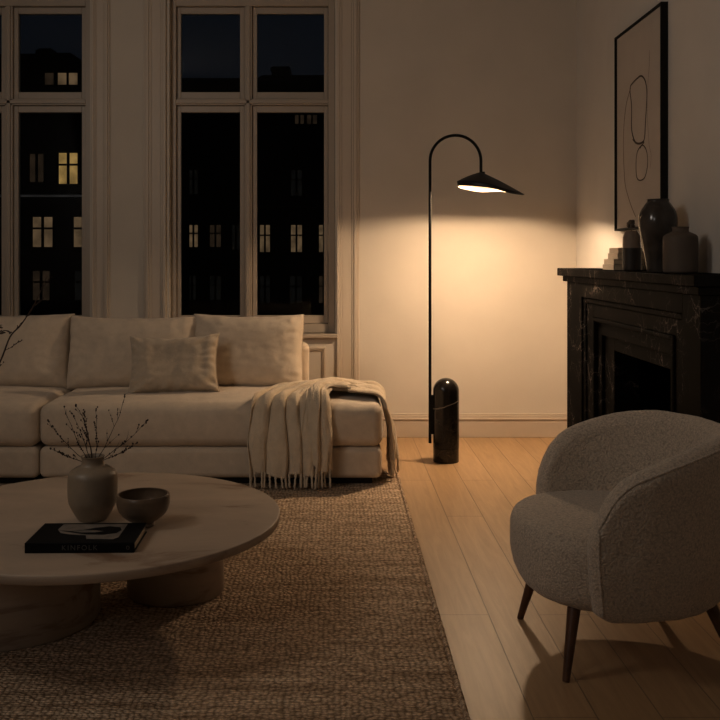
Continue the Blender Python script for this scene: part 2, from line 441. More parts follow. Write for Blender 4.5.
window(2, W2, -1.042, -.0744, -.585, 0)
def casing(n, x0, x1, flip, z0=0, z1=ZC):
    bm = bmesh.new(); w = x1 - x0
    prof = [(0, .14, .020), (.14, .24, .014), (.24, .66, .010), (.66, .76, .014), (.76, .90, .021), (.90, 1.0, .012)]
    for a, b_, d in prof:
        if flip: a, b_ = 1 - b_, 1 - a
        box(bm, x0 + a * w, x0 + b_ * w, YB - d, YB + .002, z0, z1, .003, 2)
    return struct(link_mesh('trim_%d' % n, bm, M['trim']))
casing(1, .012, .162, False); casing(2, -1.275, -1.125, True); casing(3, -1.62, -1.50, False); casing(4, -2.91, -2.76, True)
def wall_panel(n, x0, x1, z0, z1):
    bm = bmesh.new()
    for d, a, b_ in ((.014, 0, .018), (.007, .018, .030)):
        box(bm, x0 + a, x0 + b_, YB - d, YB + .002, z0 + a, z1 - a, .003, 1); box(bm, x1 - b_, x1 - a, YB - d, YB + .002, z0 + a, z1 - a, .003, 1)
        box(bm, x0 + b_, x1 - b_, YB - d, YB + .002, z0 + a, z0 + b_, .003, 1); box(bm, x0 + b_, x1 - b_, YB - d, YB + .002, z1 - b_, z1 - a, .003, 1)
    return struct(link_mesh('trim_%d' % n, bm, M['trim']))
wall_panel(5, -1.02, -.06, .16, .60); wall_panel(6, -2.66, -1.72, .16, .60)

# ------------------------------------------------------------ the street outside
bm = bmesh.new(); box(bm, -90, 60, 8, 130, -11.2, -11); struct(link_mesh('ground', bm, M['street']))
def far_building(name_label, Y, x0, x1, zr, mat, wins, chims, ledges, roofpts):
    root = thing('apartment_building', name_label, 'building', (x0 + (x1 - x0) / 2, Y, -11))
    ox, oy, oz = root.location
    bm = bmesh.new(); box(bm, x0 - ox, x1 - ox, 0, 12, 0, zr - oz); link_mesh('facade', bm, mat, root)
    bm = bmesh.new()
    pts = [Vector((x - ox, 0, z - oz)) for x, z in roofpts]
    a = [bm.verts.new(p_ + Vector((0, .4, 0))) for p_ in pts]; b_ = [bm.verts.new(p_ + Vector((0, 11, 0))) for p_ in pts]
    bm.faces.new(a); bm.faces.new(b_[::-1])
    for i in range(len(a)): bm.faces.new((a[i], a[(i + 1) % len(a)], b_[(i + 1) % len(a)], b_[i]))
    link_mesh('roof', bm, M['roofm'], root)
    for (cx0, cx1, z0, z1) in chims:
        bm = bmesh.new(); box(bm, cx0 - ox, cx1 - ox, 2, 4, z0 - oz, z1 - oz)
        box(bm, cx0 - ox - .1, cx1 - ox + .1, 1.9, 4.1, z1 - oz - .3, z1 - oz - .1); link_mesh('chimney', bm, M['roofm'], root)
    for z in ledges:
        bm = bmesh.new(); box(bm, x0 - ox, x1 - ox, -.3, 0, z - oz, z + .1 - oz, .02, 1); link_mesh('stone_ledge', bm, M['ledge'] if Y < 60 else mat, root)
    for (px0, px1, py0, py1, mt, bars) in wins:
        A = at(px0, py1, Y); B_ = at(px1, py0, Y)
        wx0, wx1, wz0, wz1 = A.x - ox, B_.x - ox, A.z - oz, B_.z - oz
        bm = bmesh.new(); f = .07
        box(bm, wx0 - f, wx0, -.10, .0, wz0 - f, wz1 + f); box(bm, wx1, wx1 + f, -.10, 0, wz0 - f, wz1 + f)
        box(bm, wx0, wx1, -.10, 0, wz0 - f, wz0); box(bm, wx0, wx1, -.10, 0, wz1, wz1 + f)
        xc = (wx0 + wx1) / 2; zc = wz1 - (wz1 - wz0) * .38
        if bars: box(bm, xc - .07, xc + .07, -.09, -.03, wz0, wz1)
        if bars > 1: box(bm, wx0, wx1, -.09, -.03, zc - .05, zc + .05)
        wn = link_mesh('window', bm, M['mull'], root)
        bm = bmesh.new(); box(bm, wx0, wx1, -.02, -.005, wz0, wz1); link_mesh('lit_pane', bm, M[mt], wn)
    return root
far_building('nearer dark apartment block seen through left window, brightest yellow window', 50, -24, -9.6, 11.2, M['facade'],
    [(59, 78, 153, 184, 'glow', 2), (33, 53, 217, 247, 'glow2', 2), (74, 93, 217, 247, 'glow2', 2), (33, 50, 271, 300, 'glow3', 2), (75, 92, 271, 300, 'glow4', 2),
     (58, 67, 73, 85, 'glow2', 0), (69, 78, 73, 85, 'glow2', 0), (45, 54, 73, 85, 'glow3', 0), (30, 44, 154, 182, 'glow3', 1), (-9, 8, 217, 247, 'glow4', 2), (-14, -1, 153, 184, 'glow3', 2)],
    [(at(26, 40, 50).x, at(40, 40, 50).x, 10, at(26, 40, 50).z)], [at(0, 197, 50).z],
    [(-24, 11.2), (-9.6, 11.2), (at(80, 53, 50).x, at(80, 53, 50).z - .3), (at(68, 51, 50).x, at(68, 51, 50).z), (at(30, 52, 50).x, at(30, 52, 50).z), (-24, 12)])
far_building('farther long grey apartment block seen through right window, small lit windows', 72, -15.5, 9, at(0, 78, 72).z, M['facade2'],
    [(189, 198, 225, 247, 'glow2', 2), (210, 221, 225, 247, 'glow3', 2), (260, 270, 225, 252, 'glow2', 2), (291, 302, 225, 252, 'glow2', 2), (319, 329, 225, 252, 'glow2', 2),
     (295, 304, 115, 124, 'glow3', 1), (307, 317, 115, 124, 'glow3', 1), (290, 302, 276, 303, 'glow4', 2), (319, 328, 276, 303, 'glow3', 2), (188, 196, 276, 300, 'glow4', 2),
     (210, 221, 276, 300, 'glow4', 2), (260, 270, 276, 303, 'glow4', 2), (232, 240, 225, 250, 'glow4', 2), (291, 302, 170, 196, 'glow4', 2), (189, 198, 170, 194, 'glow4', 2)],
    [(at(270, 62, 72).x, at(288, 62, 72).x, 14, at(270, 61, 72).z), (at(226, 80, 72).x, at(238, 80, 72).x, 13, at(0, 82, 72).z)], [at(0, 262, 72).z, at(0, 208, 72).z],
    [(-15.5, at(0, 93, 72).z), (9, at(0, 93, 72).z), (9, at(0, 74, 72).z), (at(262, 74, 72).x, at(0, 74, 72).z), (at(240, 84, 72).x, at(0, 88, 72).z), (-15.5, at(0, 90, 72).z)])

# ------------------------------------------------------------ rug
bm = bmesh.new()
rx0, rx1, ry0, ry1 = -3.0, .345, 1.35, 5.25
nx, ny = 150, 175
g = []
for i in range(nx + 1):
    row = []
    for j in range(ny + 1):
        x = rx0 + (rx1 - rx0) * i / nx; y = ry0 + (ry1 - ry0) * j / ny
        e = min(i, nx - i, j, ny - j)
        z = .013 + .0012 * noise.noise(Vector((x * 9, y * 9, 0))) if e > 0 else .002
        if i == nx: x += .004 * noise.noise(Vector((0, y * 12, 3)))
        row.append(bm.verts.new((x, y, z)))
    g.append(row)
for i in range(nx):
    for j in range(ny): bm.faces.new((g[i][j], g[i + 1][j], g[i + 1][j + 1], g[i][j + 1]))
rug = tag(link_mesh('area_rug', bm, M['rug'], smooth=True), 'large chunky woven beige rug under the coffee table and sofa', 'rug')
bm = bmesh.new(); tube(bm, [(rx1 - .004, ry0 + k * (ry1 - ry0) / 120, .008 + .002 * (k % 2)) for k in range(121)], .008, 8)
link_mesh('bound_edge', bm, M['rug'], rug, smooth=True)

# ------------------------------------------------------------ sofa
sofa = thing('sofa', 'long low cream linen sofa below the windows with loose cushions', 'sofa', (-1.1, 5.35, .014))
def SO(p_): return (p_[0] + 1.1, p_[1] - 5.35, p_[2] - .014)
def base_def(p_, H):
    p_ = p_.copy(); p_ += Vector((0, -.004, .003)) * nz(p_, 4, 3); return p_
for x0, x1 in ((-1.533, .243), (-3.0, -1.538)):
    link_mesh('base', softbox(SO(((x0 + x1) / 2, 5.37, .134)), (x1 - x0, 1.02, .162), .034, base_def), M['sofa'], sofa, smooth=True)
def seat_def(seed):
    def f(p_, H):
        p_ = p_.copy(); u, v_, w = p_.x / H[0], p_.y / H[1], p_.z / H[2]
        if p_.z > 0: p_.z += .022 * (1 - abs(u) ** 4) * (1 - abs(v_) ** 3) + .004 * nz(p_, 5, seed) + .0035 * nz(Vector((p_.x * 3, p_.y, 0)), 4, seed + 1)
        if v_ < -.6: p_.y -= .016 * (1 - w * w) * (1 - abs(u) ** 6)
        if v_ < -.8: p_.y += .004 * nz(Vector((p_.x * 3, 0, p_.z)), 6, seed); p_.z += .003 * nz(Vector((p_.x * 3, 0, p_.z)), 9, seed + 3)
        e = min(H[0] - abs(p_.x), .12) / .12
        return p_
    return f
for x0, x1, s in ((-1.533, .248, 1), (-3.0, -1.537, 2)):
    link_mesh('seat_cushion', softbox(SO(((x0 + x1) / 2, 5.24, .327)), (x1 - x0, .78, .222), .052, seat_def(s)), M['sofa'], sofa, smooth=True)
bm = softbox(SO((-1.58, 5.77, .375)), (2.84, .20, .60), .045); link_mesh('back_frame', bm, M['sofa'], sofa, smooth=True)
for x0, x1, y0, y1 in ((-1.42, .195, 4.93, 5.78), (-2.9, -1.60, 4.93, 5.78)):
    bm = bmesh.new(); a = SO((x0, y0, .014)); b_ = SO((x1, y1, .056)); box(bm, a[0], b_[0], a[1], b_[1], a[2], b_[2] + .004, .003); link_mesh('plinth', bm, M['plinth'], sofa)
for (cx, w, h, zc, seed, rz, rx) in ((-1.948, .80, .445, .644, 11, .015, -.22), (-1.178, .775, .435, .636, 12, 0, -.22), (-.510, .65, .447, .640, 13, -.02, -.21), (-2.72, .74, .44, .640, 14, 0, -.22)):
    bm, seam = pillow(w, h, .27, expo=.36, pin=.030, seed=seed, wr=.006, sag=.010, n=64)
    o = link_mesh('back_cushion', bm, M['sofa'], sofa, smooth=True); o.location = SO((cx, 5.53, zc)); o.rotation_euler = (rx, 0, rz)
    piping(seam, M['sofa'], o, .004)
# lumbar pillow
bm, seam = pillow(.50, .34, .15, expo=.44, pin=.075, seed=21, wr=.013, dent=.016, sag=.014)
o = tag(link_mesh('throw_pillow', bm, M['pillow'], smooth=True), 'small rectangular textured beige lumbar pillow leaning on the sofa back cushions', 'pillow')
o.location = (-.893, 5.215, .607); o.rotation_euler = (-.40, -.035, .03)
piping(seam, M['pillow'], o, .003)

# ------------------------------------------------------------ knitted throw
# a strip laid out flat over the sofa corner, then wrapped over the front and the right edge, with folds raised along its normal
ZT, YE, XE, RE = .462, 4.845, .250, .055
def wrap(x, y):
    """flat position -> point on the sofa surface and its outward normal"""
    p_ = Vector((x, y, ZT)); n_ = Vector((0, 0, 1))
    if y < YE + RE:
        s = YE + RE - y; a = min(s / RE, PI / 2); d = max(0, s - RE * PI / 2)
        p_.y = YE + RE - RE * math.sin(a); p_.z = ZT - RE + RE * math.cos(a) - d; n_ = Vector((0, -math.sin(a), math.cos(a)))
    elif x > XE - RE:
        s = x - (XE - RE); a = min(s / RE, PI / 2); d = max(0, s - RE * PI / 2)
        p_.x = XE - RE + RE * math.sin(a); p_.z = ZT - RE + RE * math.cos(a) - d; n_ = Vector((math.sin(a), 0, math.cos(a)))
    else:                                                   # the cushion crowns a little
        p_.z += .012 * min(1, (y - YE - RE) / .2) * min(1, (XE - RE - x) / .2)
    return p_, n_
def throw_strip(bm, spine, wid, NU, NV, folds, amp, lift, seed, jag=.012, lean=0):
    sp = smooth_path([(x, y, 0) for x, y in spine], 24)
    cum = [0]
    for a, b_ in zip(sp, sp[1:]): cum.append(cum[-1] + (b_ - a).length)
    def LL(L, t):
        x = t * (len(L) - 1); i = min(int(x), len(L) - 2); f = x - i; f = f * f * (3 - 2 * f); return L[i] * (1 - f) + L[i + 1] * f
    g = []; k = 0
    for j in range(NV + 1):
        d = cum[-1] * j / NV
        while k < len(sp) - 2 and cum[k + 1] < d: k += 1
        f = (d - cum[k]) / max(1e-6, cum[k + 1] - cum[k]); c = sp[k].lerp(sp[k + 1], f); t = d / cum[-1]
        tg = (sp[min(k + 3, len(sp) - 1)] - sp[max(k - 2, 0)]).normalized(); side = Vector((tg.y, -tg.x, 0))
        w = LL(wid, t); A = LL(amp, t); Lf = LL(lift, t); row = []
        for i in range(NU + 1):
            u = i / NU; q = u - .5
            uu = u + .15 * noise.noise(Vector((u * 2.4, t * 3.6, seed))) + .02 * noise.noise(Vector((u * 8, t * 5, seed + 5)))
            ph = 2 * PI * folds * uu
            ridge = (.5 + .5 * math.cos(ph)) ** .75
            big = .5 + .5 * noise.noise(Vector((u * 4.5, t * 2.4, seed + 9)))
            n_off = Lf * (1 - (2 * q) ** 4 * .75) + A * ridge * (.15 + 1.5 * big)
            n_off += .007 * noise.noise(Vector((u * 14, t * 9, seed + 2))) + .004 * noise.noise(Vector((u * 30, t * 16, seed + 3)))
            n_off = max(.006, n_off)
            lat = q * w + .30 * A * math.sin(ph + .8) + jag * noise.noise(Vector((q * 2, t * 6, seed + 1)))
            e0 = .05 * noise.noise(Vector((u * 3.5, seed, 0))) * (1 if t < .5 else -1) * abs(2 * t - 1) ** 2
            P_ = c + side * lat + tg * e0
            p_, nn = wrap(P_.x, P_.y)
            hang = max(0, ZT - RE - p_.z); sw = min(1, hang / .3)
            off = n_off + (.022 * math.sin(sw * PI * .8) + lean * sw) * (1 if nn.z < .3 else 0)
            row.append(p_ + nn * off)
        g.append(row)
    vs = [[bm.verts.new(p_) for p_ in row] for row in g]
    for a, b_ in zip(vs, vs[1:]):
        for i in range(NU): bm.faces.new((a[i], a[i + 1], b_[i + 1], b_[i]))
    return g
bm = bmesh.new()
main = throw_strip(bm, [(-.245, 4.50), (-.245, 4.66), (-.24, 4.82), (-.215, 4.97), (-.11, 5.12), (.04, 5.20), (.17, 5.19), (.33, 5.16), (.50, 5.15), (.575, 5.15)],
                   [.40, .41, .39, .34, .30, .36, .42, .44, .42, .40], 120, 230, 5.0, [.040, .036, .028, .024, .034, .034, .022, .022, .030, .038],
                   [.006, .006, .008, .012, .022, .018, .010, .008, .008, .008], 3, lean=.02)
over = throw_strip(bm, [(-.105, 4.515), (-.105, 4.68), (-.10, 4.84), (-.09, 4.98), (-.02, 5.09), (.10, 5.13), (.20, 5.12)],
                   [.17, .17, .15, .12, .12, .16, .16], 60, 160, 2.2, [.030, .030, .026, .022, .024, .018, .002],
                   [.034, .034, .034, .038, .040, .026, .0], 17, jag=.008)
thr = tag(link_mesh('throw_blanket', bm, M['throw'], smooth=True), 'cream knitted throw with tasselled ends draped over the right end of the sofa', 'blanket')
so = thr.modifiers.new('thick', 'SOLIDIFY'); so.thickness = .005; so.offset = 0
bm = bmesh.new(); rnd = random.Random(12)
for row, nxt, stp, L0 in ((main[0], main[3], 5, .115), (over[0], over[3], 5, .115), (main[-1], main[-4], 5, .08)):
    for i in range(1, len(row), stp + 1):
        p_ = row[i]; L = min(L0 + rnd.uniform(-.008, .008), p_.z - .024); q = [p_ + Vector((0, 0, .006))]
        sway = Vector((rnd.uniform(-.007, .007), rnd.uniform(-.004, .004), 0))
        for k in range(1, 9):
            f = k / 8; q.append(Vector((p_.x, p_.y, p_.z - L * f)) + sway * f + Vector((.0012 * math.sin(k * 2.1 + i), .0012 * math.cos(k * 2.1 + i), 0)))
        tube(bm, q, [.0045, .0072, .0048, .0052, .0055, .0058, .0060, .0060, .0042], 7)
fr = link_mesh('fringe', bm, M['throw'], thr, smooth=True); fr['kind'] = 'stuff'



# ------------------------------------------------------------ coffee table
TC = Vector((-.785, 3.11, .014)); TH = .35
table = thing('coffee_table', 'low round travertine coffee table on two thick drum legs', 'table', TC)
bm = bmesh.new(); h = TH - .014
lathe(bm, [(0, h - .029), (.596, h - .029), (.600, h - .026), (.602, h - .004), (.600, h - .001), (.597, h), (0, h)], 128)
auto(link_mesh('tabletop', bm, M['stone'], table), 50)
for (cx, cy, r) in ((-1.072, 3.10, .29), (-.566, 3.345, .170)):
    bm = bmesh.new(); lathe(bm, [(0, 0), (r - .004, 0), (r, .004), (r, h - .029), (0, h - .029)], 96, (cx - TC.x, cy - TC.y, 0))
    auto(link_mesh('drum_leg', bm, M['stone'], table), 50)

def vessel(name, label, cat, loc, prof, mat, thick=.004, seg=56, inner=True):
    """prof outer from bottom centre to the rim; the inside follows it"""
    bm = bmesh.new(); p_ = smooth_prof(prof)
    full = [(0, p_[0][1])] + p_
    if inner:
        full += [(p_[-1][0] - thick * .5, p_[-1][1] + .001)] + [(max(.002, r - thick), z) for r, z in reversed(p_) if z > thick * 2.5] + [(0, thick * 2.5)]
    lathe(bm, full, seg)
    o = auto(link_mesh(name, bm, mat), 60); o.location = loc
    return tag(o, label, cat)
def smooth_prof(prof, n=7):
    q = smooth_path([(r, 0, z) for r, z in prof], n); return [(max(1e-4, p_.x), p_.z) for p_ in q]
VP = Vector((-.785, 3.045, TH + .0005))
vessel('table_vase', 'rounded taupe ceramic vase holding bare twigs on the coffee table', 'vase', VP,
       [(.040, 0), (.046, .003), (.058, .022), (.074, .052), (.0785, .078), (.079, .130), (.074, .153), (.056, .168), (.040, .175), (.035, .184), (.035, .197), (.039, .205)], M['vase'], .005)
vessel('decorative_bowl', 'small brown ceramic footed bowl beside the vase on the coffee table', 'bowl', (-.607, 2.975, TH + .0005),
       [(.034, 0), (.036, .004), (.034, .013), (.050, .022), (.072, .042), (.082, .066), (.084, .088), (.081, .100)], M['bowl'], .006)

# twigs
def grow(bm, p0, d0, length, r0, depth, rnd, buds):
    n = 9; pts = [p0.copy()]; d = d0.normalized(); p_ = p0.copy(); rad = [r0]
    for i in range(n):
        d = (d + Vector((rnd.uniform(-.16, .16), rnd.uniform(-.16, .16), rnd.uniform(-.05, .10)))).normalized()
        p_ = p_ + d * length / n; pts.append(p_.copy()); rad.append(r0 * (1 - .65 * (i + 1) / n))
        if depth > 0 and i >= 1 and rnd.random() < .85:
            sd = (d + Vector((rnd.uniform(-1, 1), rnd.uniform(-.7, .7), rnd.uniform(-.1, .5))) * .75).normalized()
            grow(bm, p_, sd, length * rnd.uniform(.12, .34) * (1.15 - i / n), r0 * .55, depth - 1, rnd, buds)
        if i >= 1 and rnd.random() < (.75 if depth > 0 else .35): buds.append((p_ + Vector((rnd.uniform(-1, 1), rnd.uniform(-1, 1), rnd.uniform(-.3, 1))) * r0 * 1.2, rnd.uniform(1.2, 2.3) * .0011))
    tube(bm, pts, rad, 5)
def twig(name, label, cat, group, base, direction, length, r0, seed, bud_scale=1.0, depth=1):
    rnd = random.Random(seed); bm = bmesh.new(); buds = []
    grow(bm, Vector((0, 0, 0)), Vector(direction), length, r0, depth, rnd, buds)
    for p_, s_ in buds:
        bmesh.ops.create_icosphere(bm, subdivisions=1, radius=s_ * bud_scale, matrix=Matrix.Translation(p_) @ Matrix.Diagonal((1, 1, 1.3, 1)))
    o = link_mesh(name, bm, M['twig'], smooth=True); o.location = base; tag(o, label, cat, group)
    return o
for i, (tx, tz, ty, ln) in enumerate(((-1.0, .75, .1, .155), (-.5, .9, -.1, .165), (-.22, 1, .12, .18), (.02, 1, -.12, .165), (.48, .85, .1, .195), (1.0, .62, -.05, .175), (-.32, .95, .2, .14), (.2, .95, .22, .14), (1.1, .42, .15, .11), (-1.1, .38, -.1, .10))):
    twig('twig', 'bare budding twig standing in the taupe vase on the coffee table', 'twig', 'bare twigs in the coffee table vase',
         VP + Vector((tx * .020, ty * .05, .185)), (tx, ty, tz), ln * 1.2, .0013, 60 + i, 1.25)

# book on the table
bk = thing('coffee_table_book', 'thick black hardcover book with pale cover picture lying on coffee table', 'book', (-.735, 2.8, TH + .0005), .02)
bm = bmesh.new(); box(bm, -.157, .157, -.10, .10, 0, .0025, .0008, 1); box(bm, -.157, .157, -.10, .10, .0265, .029, .0008, 1); box(bm, -.157, .157, -.1035, -.0985, 0, .029, .0018, 2)
link_mesh('cover', bm, M['bookblack'], bk)
bm = bmesh.new(); box(bm, -.152, .152, -.098, .096, .0025, .0265, .0005, 1); link_mesh('pages', bm, M['paper'], bk)
def flat(name, pts, z, mat, parent, th=.0004):
    bm = bmesh.new(); a = [bm.verts.new((x, y, z)) for x, y in pts]; b_ = [bm.verts.new((x, y, z + th)) for x, y in pts]
    bm.faces.new(a[::-1]); bm.faces.new(b_)
    for i in range(len(a)): bm.faces.new((a[i], a[(i + 1) % len(a)], b_[(i + 1) % len(a)], b_[i]))
    return link_mesh(name, bm, mat, parent)
flat('cover_picture', [(-.095, .085), (-.098, .03), (-.08, -.005), (-.05, -.02), (.0, -.03), (.01, -.065), (.088, -.07), (.10, -.05), (.10, .085)], .0291, M['covphoto'], bk)
flat('cover_picture_shape', [(-.09, .02), (-.055, .012), (-.02, .022), (.01, .045), (.05, .06), (.085, .05), (.095, .02), (.085, -.01), (.05, -.025), (0, -.022), (-.04, -.005)], .0296, M['bookblack'], bk)
flat('cover_picture_light', [(-.05, .008), (-.02, .018), (.02, .016), (.045, .008), (.02, -.004), (-.02, -.004)], .0301, M['covphoto'], bk)
def text(name, body, size, loc, rot, mat, parent, ext=.0003, spacing=1.0):
    cu = bpy.data.curves.new(name, 'FONT'); cu.body = body; cu.size = size; cu.extrude = ext; cu.align_x = 'CENTER'; cu.align_y = 'CENTER'; cu.space_character = spacing
    tmp = bpy.data.objects.new('lettering', cu); C.objects.link(tmp); bpy.context.view_layer.update()
    me = bpy.data.meshes.new_from_object(tmp.evaluated_get(bpy.context.evaluated_depsgraph_get())); bpy.data.objects.remove(tmp); bpy.data.curves.remove(cu)
    me.materials.clear(); me.materials.append(mat); o = bpy.data.objects.new(name, me); C.objects.link(o); o.parent = parent; o.location = loc; o.rotation_euler = rot
    return o
text('spine_title', 'KINFOLK', .0205, (.0, -.1039, .0148), (PI / 2, 0, 0), M['letter'], bk, spacing=1.3)
bm = bmesh.new(); tube(bm, [(.138 + .004 * math.cos(a * PI / 6), -.1038, .0148 + .005 * math.sin(a * PI / 6)) for a in range(13)], .0009, 5); link_mesh('spine_emblem', bm, M['letter'], bk)

# tall branches in a floor vase, leaning in from the left
FV = Vector((-2.02, 4.42, .015))
vessel('floor_vase', 'tall dark floor vase of branches left of the coffee table', 'vase', FV,
       [(.08, 0), (.10, .01), (.13, .12), (.14, .24), (.11, .36), (.06, .42), (.055, .44), (.062, .46)], M['vbrown'], .008)
for i, pts in enumerate(([(-55, 470), (-20, 400), (0, 362), (10, 337), (20, 326), (29, 313), (38, 297), (47, 276)], [(-60, 470), (-40, 400), (-16, 355), (-4, 338), (3, 331), (9, 331)], [(-65, 470), (-50, 380), (-22, 345), (-6, 328), (2, 325)])):
    P = [FV + Vector((0, 0, .3))] + [at(x, y, 4.42 - .02 * k) for k, (x, y) in enumerate(pts)]
    bm = bmesh.new(); sp = smooth_path(P, 5); rnd = random.Random(i + 5); buds = []
    tube(bm, sp, [.0052 * (1 - .72 * k / len(sp)) for k in range(len(sp))], 6)
    for k in range(12, len(sp) - 2, 5):
        d = (sp[k + 1] - sp[k]).normalized(); grow(bm, sp[k], d + Vector((rnd.uniform(-.6, .8), rnd.uniform(-.6, .6), rnd.uniform(-.6, .6))), rnd.uniform(.04, .11), .0015, 1, rnd, buds)
    for p_, s in buds: bmesh.ops.create_icosphere(bm, subdivisions=1, radius=s * 1.3, matrix=Matrix.Translation(p_))
    tag(link_mesh('branch', bm, M['twig'], smooth=True), ['long bare branch rising diagonally before the left sofa cushion', 'short forked branch tip at the left edge, lower of two', 'short branch tip at the left edge, upper of two'][i], 'branch', 'branches leaning in at left')

# ------------------------------------------------------------ floor lamp
LB = Vector((.652, 5.52, 0))
lamp = thing('floor_lamp', 'arched black floor lamp with domed black marble base, lit', 'lamp', LB)
bm = bmesh.new(); r = .076
lathe(bm, [(0, .085), (r, .085), (r, .414)] + [(r * math.cos(a * PI / 24), .414 + r * math.sin(a * PI / 24)) for a in range(1, 13)], 64)
auto(link_mesh('marble_base', bm, M['lampmarble'], lamp), 50)
bm = bmesh.new(); lathe(bm, [(0, 0), (r - .003, 0), (r - .001, .003), (r - .001, .083), (r - .004, .085), (0, .085)], 64); auto(link_mesh('base_ring', bm, M['lampmarble'], lamp), 50)
bm = bmesh.new(); px_ = .558 - LB.x; zb = EYE - (443 - VY) * 5.52 / F; R = .1495
zc = EYE + (257 - 134) * 5.52 / F - R - .008
pts = [(px_, 0, zb), (px_, 0, .7), (px_, 0, zc - .1)] + [(px_ + R - R * math.cos(a * PI / 24), 0, zc + R * math.sin(a * PI / 24)) for a in range(25)] + [(px_ + 2 * R, 0, zc - .06), (px_ + 2 * R, 0, 1.695)]
tube(bm, pts, .0085, 14); auto(link_mesh('pole', bm, M['black'], lamp), 50)
bm = bmesh.new(); box(bm, px_ + .004, -r + .004, -.012, .012, EYE - (434 - VY) * 5.52 / F, EYE - (395 - VY) * 5.52 / F, .003); link_mesh('bracket', bm, M['black'], lamp)
# the folded leaf-like shade
ax = px_ + 2 * R; bm = bmesh.new(); NS = 72
x_l, x_r = at(457, 0, 5.52).x - LB.x, at(524, 0, 5.52).x - LB.x
cxr = (x_l + x_r) / 2; Rr = (x_r - x_l) / 2
def rim(a):
    x = cxr + Rr * math.cos(a); y = .19 * math.sin(a)
    t = (x - x_l) / (x_r - x_l)
    z = 1.645 - .078 * t
    near = max(0, -math.sin(a))
    q = min(1, max(0, (t - .36) / .45)); q = q * q * (3 - 2 * q); z -= .017 * near * q; z += .022 * max(0, math.sin(a)) * q
    return Vector((x, y, z))
apex = Vector((ax, 0, 1.700))
rings = []
for i in range(15):
    t = i / 14; row = []
    for k in range(NS):
        q = rim(2 * PI * k / NS); p_ = apex.lerp(q, t); p_.z += .005 * math.sin(PI * t)
        if i == 0: p_ = apex + (q - apex).normalized() * .006
        row.append(bm.verts.new(p_))
    rings.append(row)
lip = [bm.verts.new(rim(2 * PI * k / NS) + Vector((-.008 * math.cos(2 * PI * k / NS), -.008 * math.sin(2 * PI * k / NS), -.004 - .013 * (1 - math.cos(2 * PI * k / NS))))) for k in range(NS)]
rings.append(lip)
for a, b_ in zip(rings, rings[1:]):
    for k in range(NS): bm.faces.new((a[k], b_[k], b_[(k + 1) % NS], a[(k + 1) % NS]))
bm.faces.new(rings[0][::-1])
me_o = link_mesh('lamp_shade', bm, M['shade'], lamp, smooth=True)
bm = bmesh.new(); bmesh.ops.create_uvsphere(bm, u_segments=28, v_segments=14, radius=1, matrix=Matrix.Translation((ax + .012, -.03, 1.648)) @ Matrix.Diagonal((.060, .060, .005, 1))); link_mesh('bulb', bm, M['bulb'], me_o, smooth=True)
bm = bmesh.new(); lathe(bm, [(0, 1.70), (.013, 1.70), (.013, 1.66), (0, 1.66)], 16, (ax + .01, 0, 0)); link_mesh('socket', bm, M['black'], me_o)

# ------------------------------------------------------------ fireplace
fp = thing('fireplace', 'black veined marble fireplace surround with stepped frame and mantel shelf', 'fireplace', (XR, 4.675, 0))
def FB(name, boxes, mat=M['marble'], bev=.003, parent=fp):
    bm = bmesh.new()
    for x0, x1, y0, y1, z0, z1 in boxes: box(bm, x0 - XR, x1 - XR, y0 - 4.675, y1 - 4.675, z0, z1, bev, 2)
    return link_mesh(name, bm, mat, parent)
XW = XR - .002
FB('mantel_shelf', [(1.37, XW, 3.585, 5.80, 1.086, 1.132)], bev=.005)
FB('cornice', [(1.398, XW, 3.615, 5.772, 1.052, 1.086)], bev=.004)
A0, A1 = 3.63, 5.72
def frame(name, x0, x1, y0, y1, z1, iy0, iy1, iz1, bev=.003):
    return FB(name, [(x0, x1, y0, iy0, 0, z1), (x0, x1, iy1, y1, 0, z1), (x0, x1, iy0, iy1, iz1, z1)], bev=bev)
frame('outer_surround', 1.412, XW, A0, A1, 1.052, 3.82, 5.39, .97)
frame('outer_moulding', 1.424, XW, 3.82, 5.39, .97, 3.86, 5.35, .94, .006)
frame('middle_frame', 1.436, XW, 3.86, 5.35, .94, 3.97, 5.23, .868)
frame('inner_moulding', 1.426, XW, 3.97, 5.23, .868, 4.0, 5.19, .845, .006)
frame('inner_frame', 1.452, XW, 4.0, 5.19, .845, 4.04, 5.12, .775)
frame('opening_slips', 1.470, XW, 4.04, 5.12, .775, FY0, FY1, FZ)
FB('plinth_block', [(1.404, XW, A1 - .34, A1 + .008, 0, .12)]); FB('plinth_block', [(1.404, XW, A0 - .008, A0 + .2, 0, .12)])
bm = bmesh.new()
for x0, x1, y0, y1, z0, z1 in ((XR + .29, XR + .31, FY0, FY1, 0, FZ), (1.6, XR + .3, FY0 + .001, FY0 + .02, .001, FZ), (1.6, XR + .3, FY1 - .02, FY1 - .001, .001, FZ), (1.6, XR + .3, FY0, FY1, FZ - .02, FZ - .001), (1.50, XR + .3, FY0 + .002, FY1 - .002, .001, .02)):
    box(bm, x0 - XR, x1 - XR, y0 - 4.675, y1 - 4.675, z0, z1)
link_mesh('firebox', bm, M['firebox'], fp)

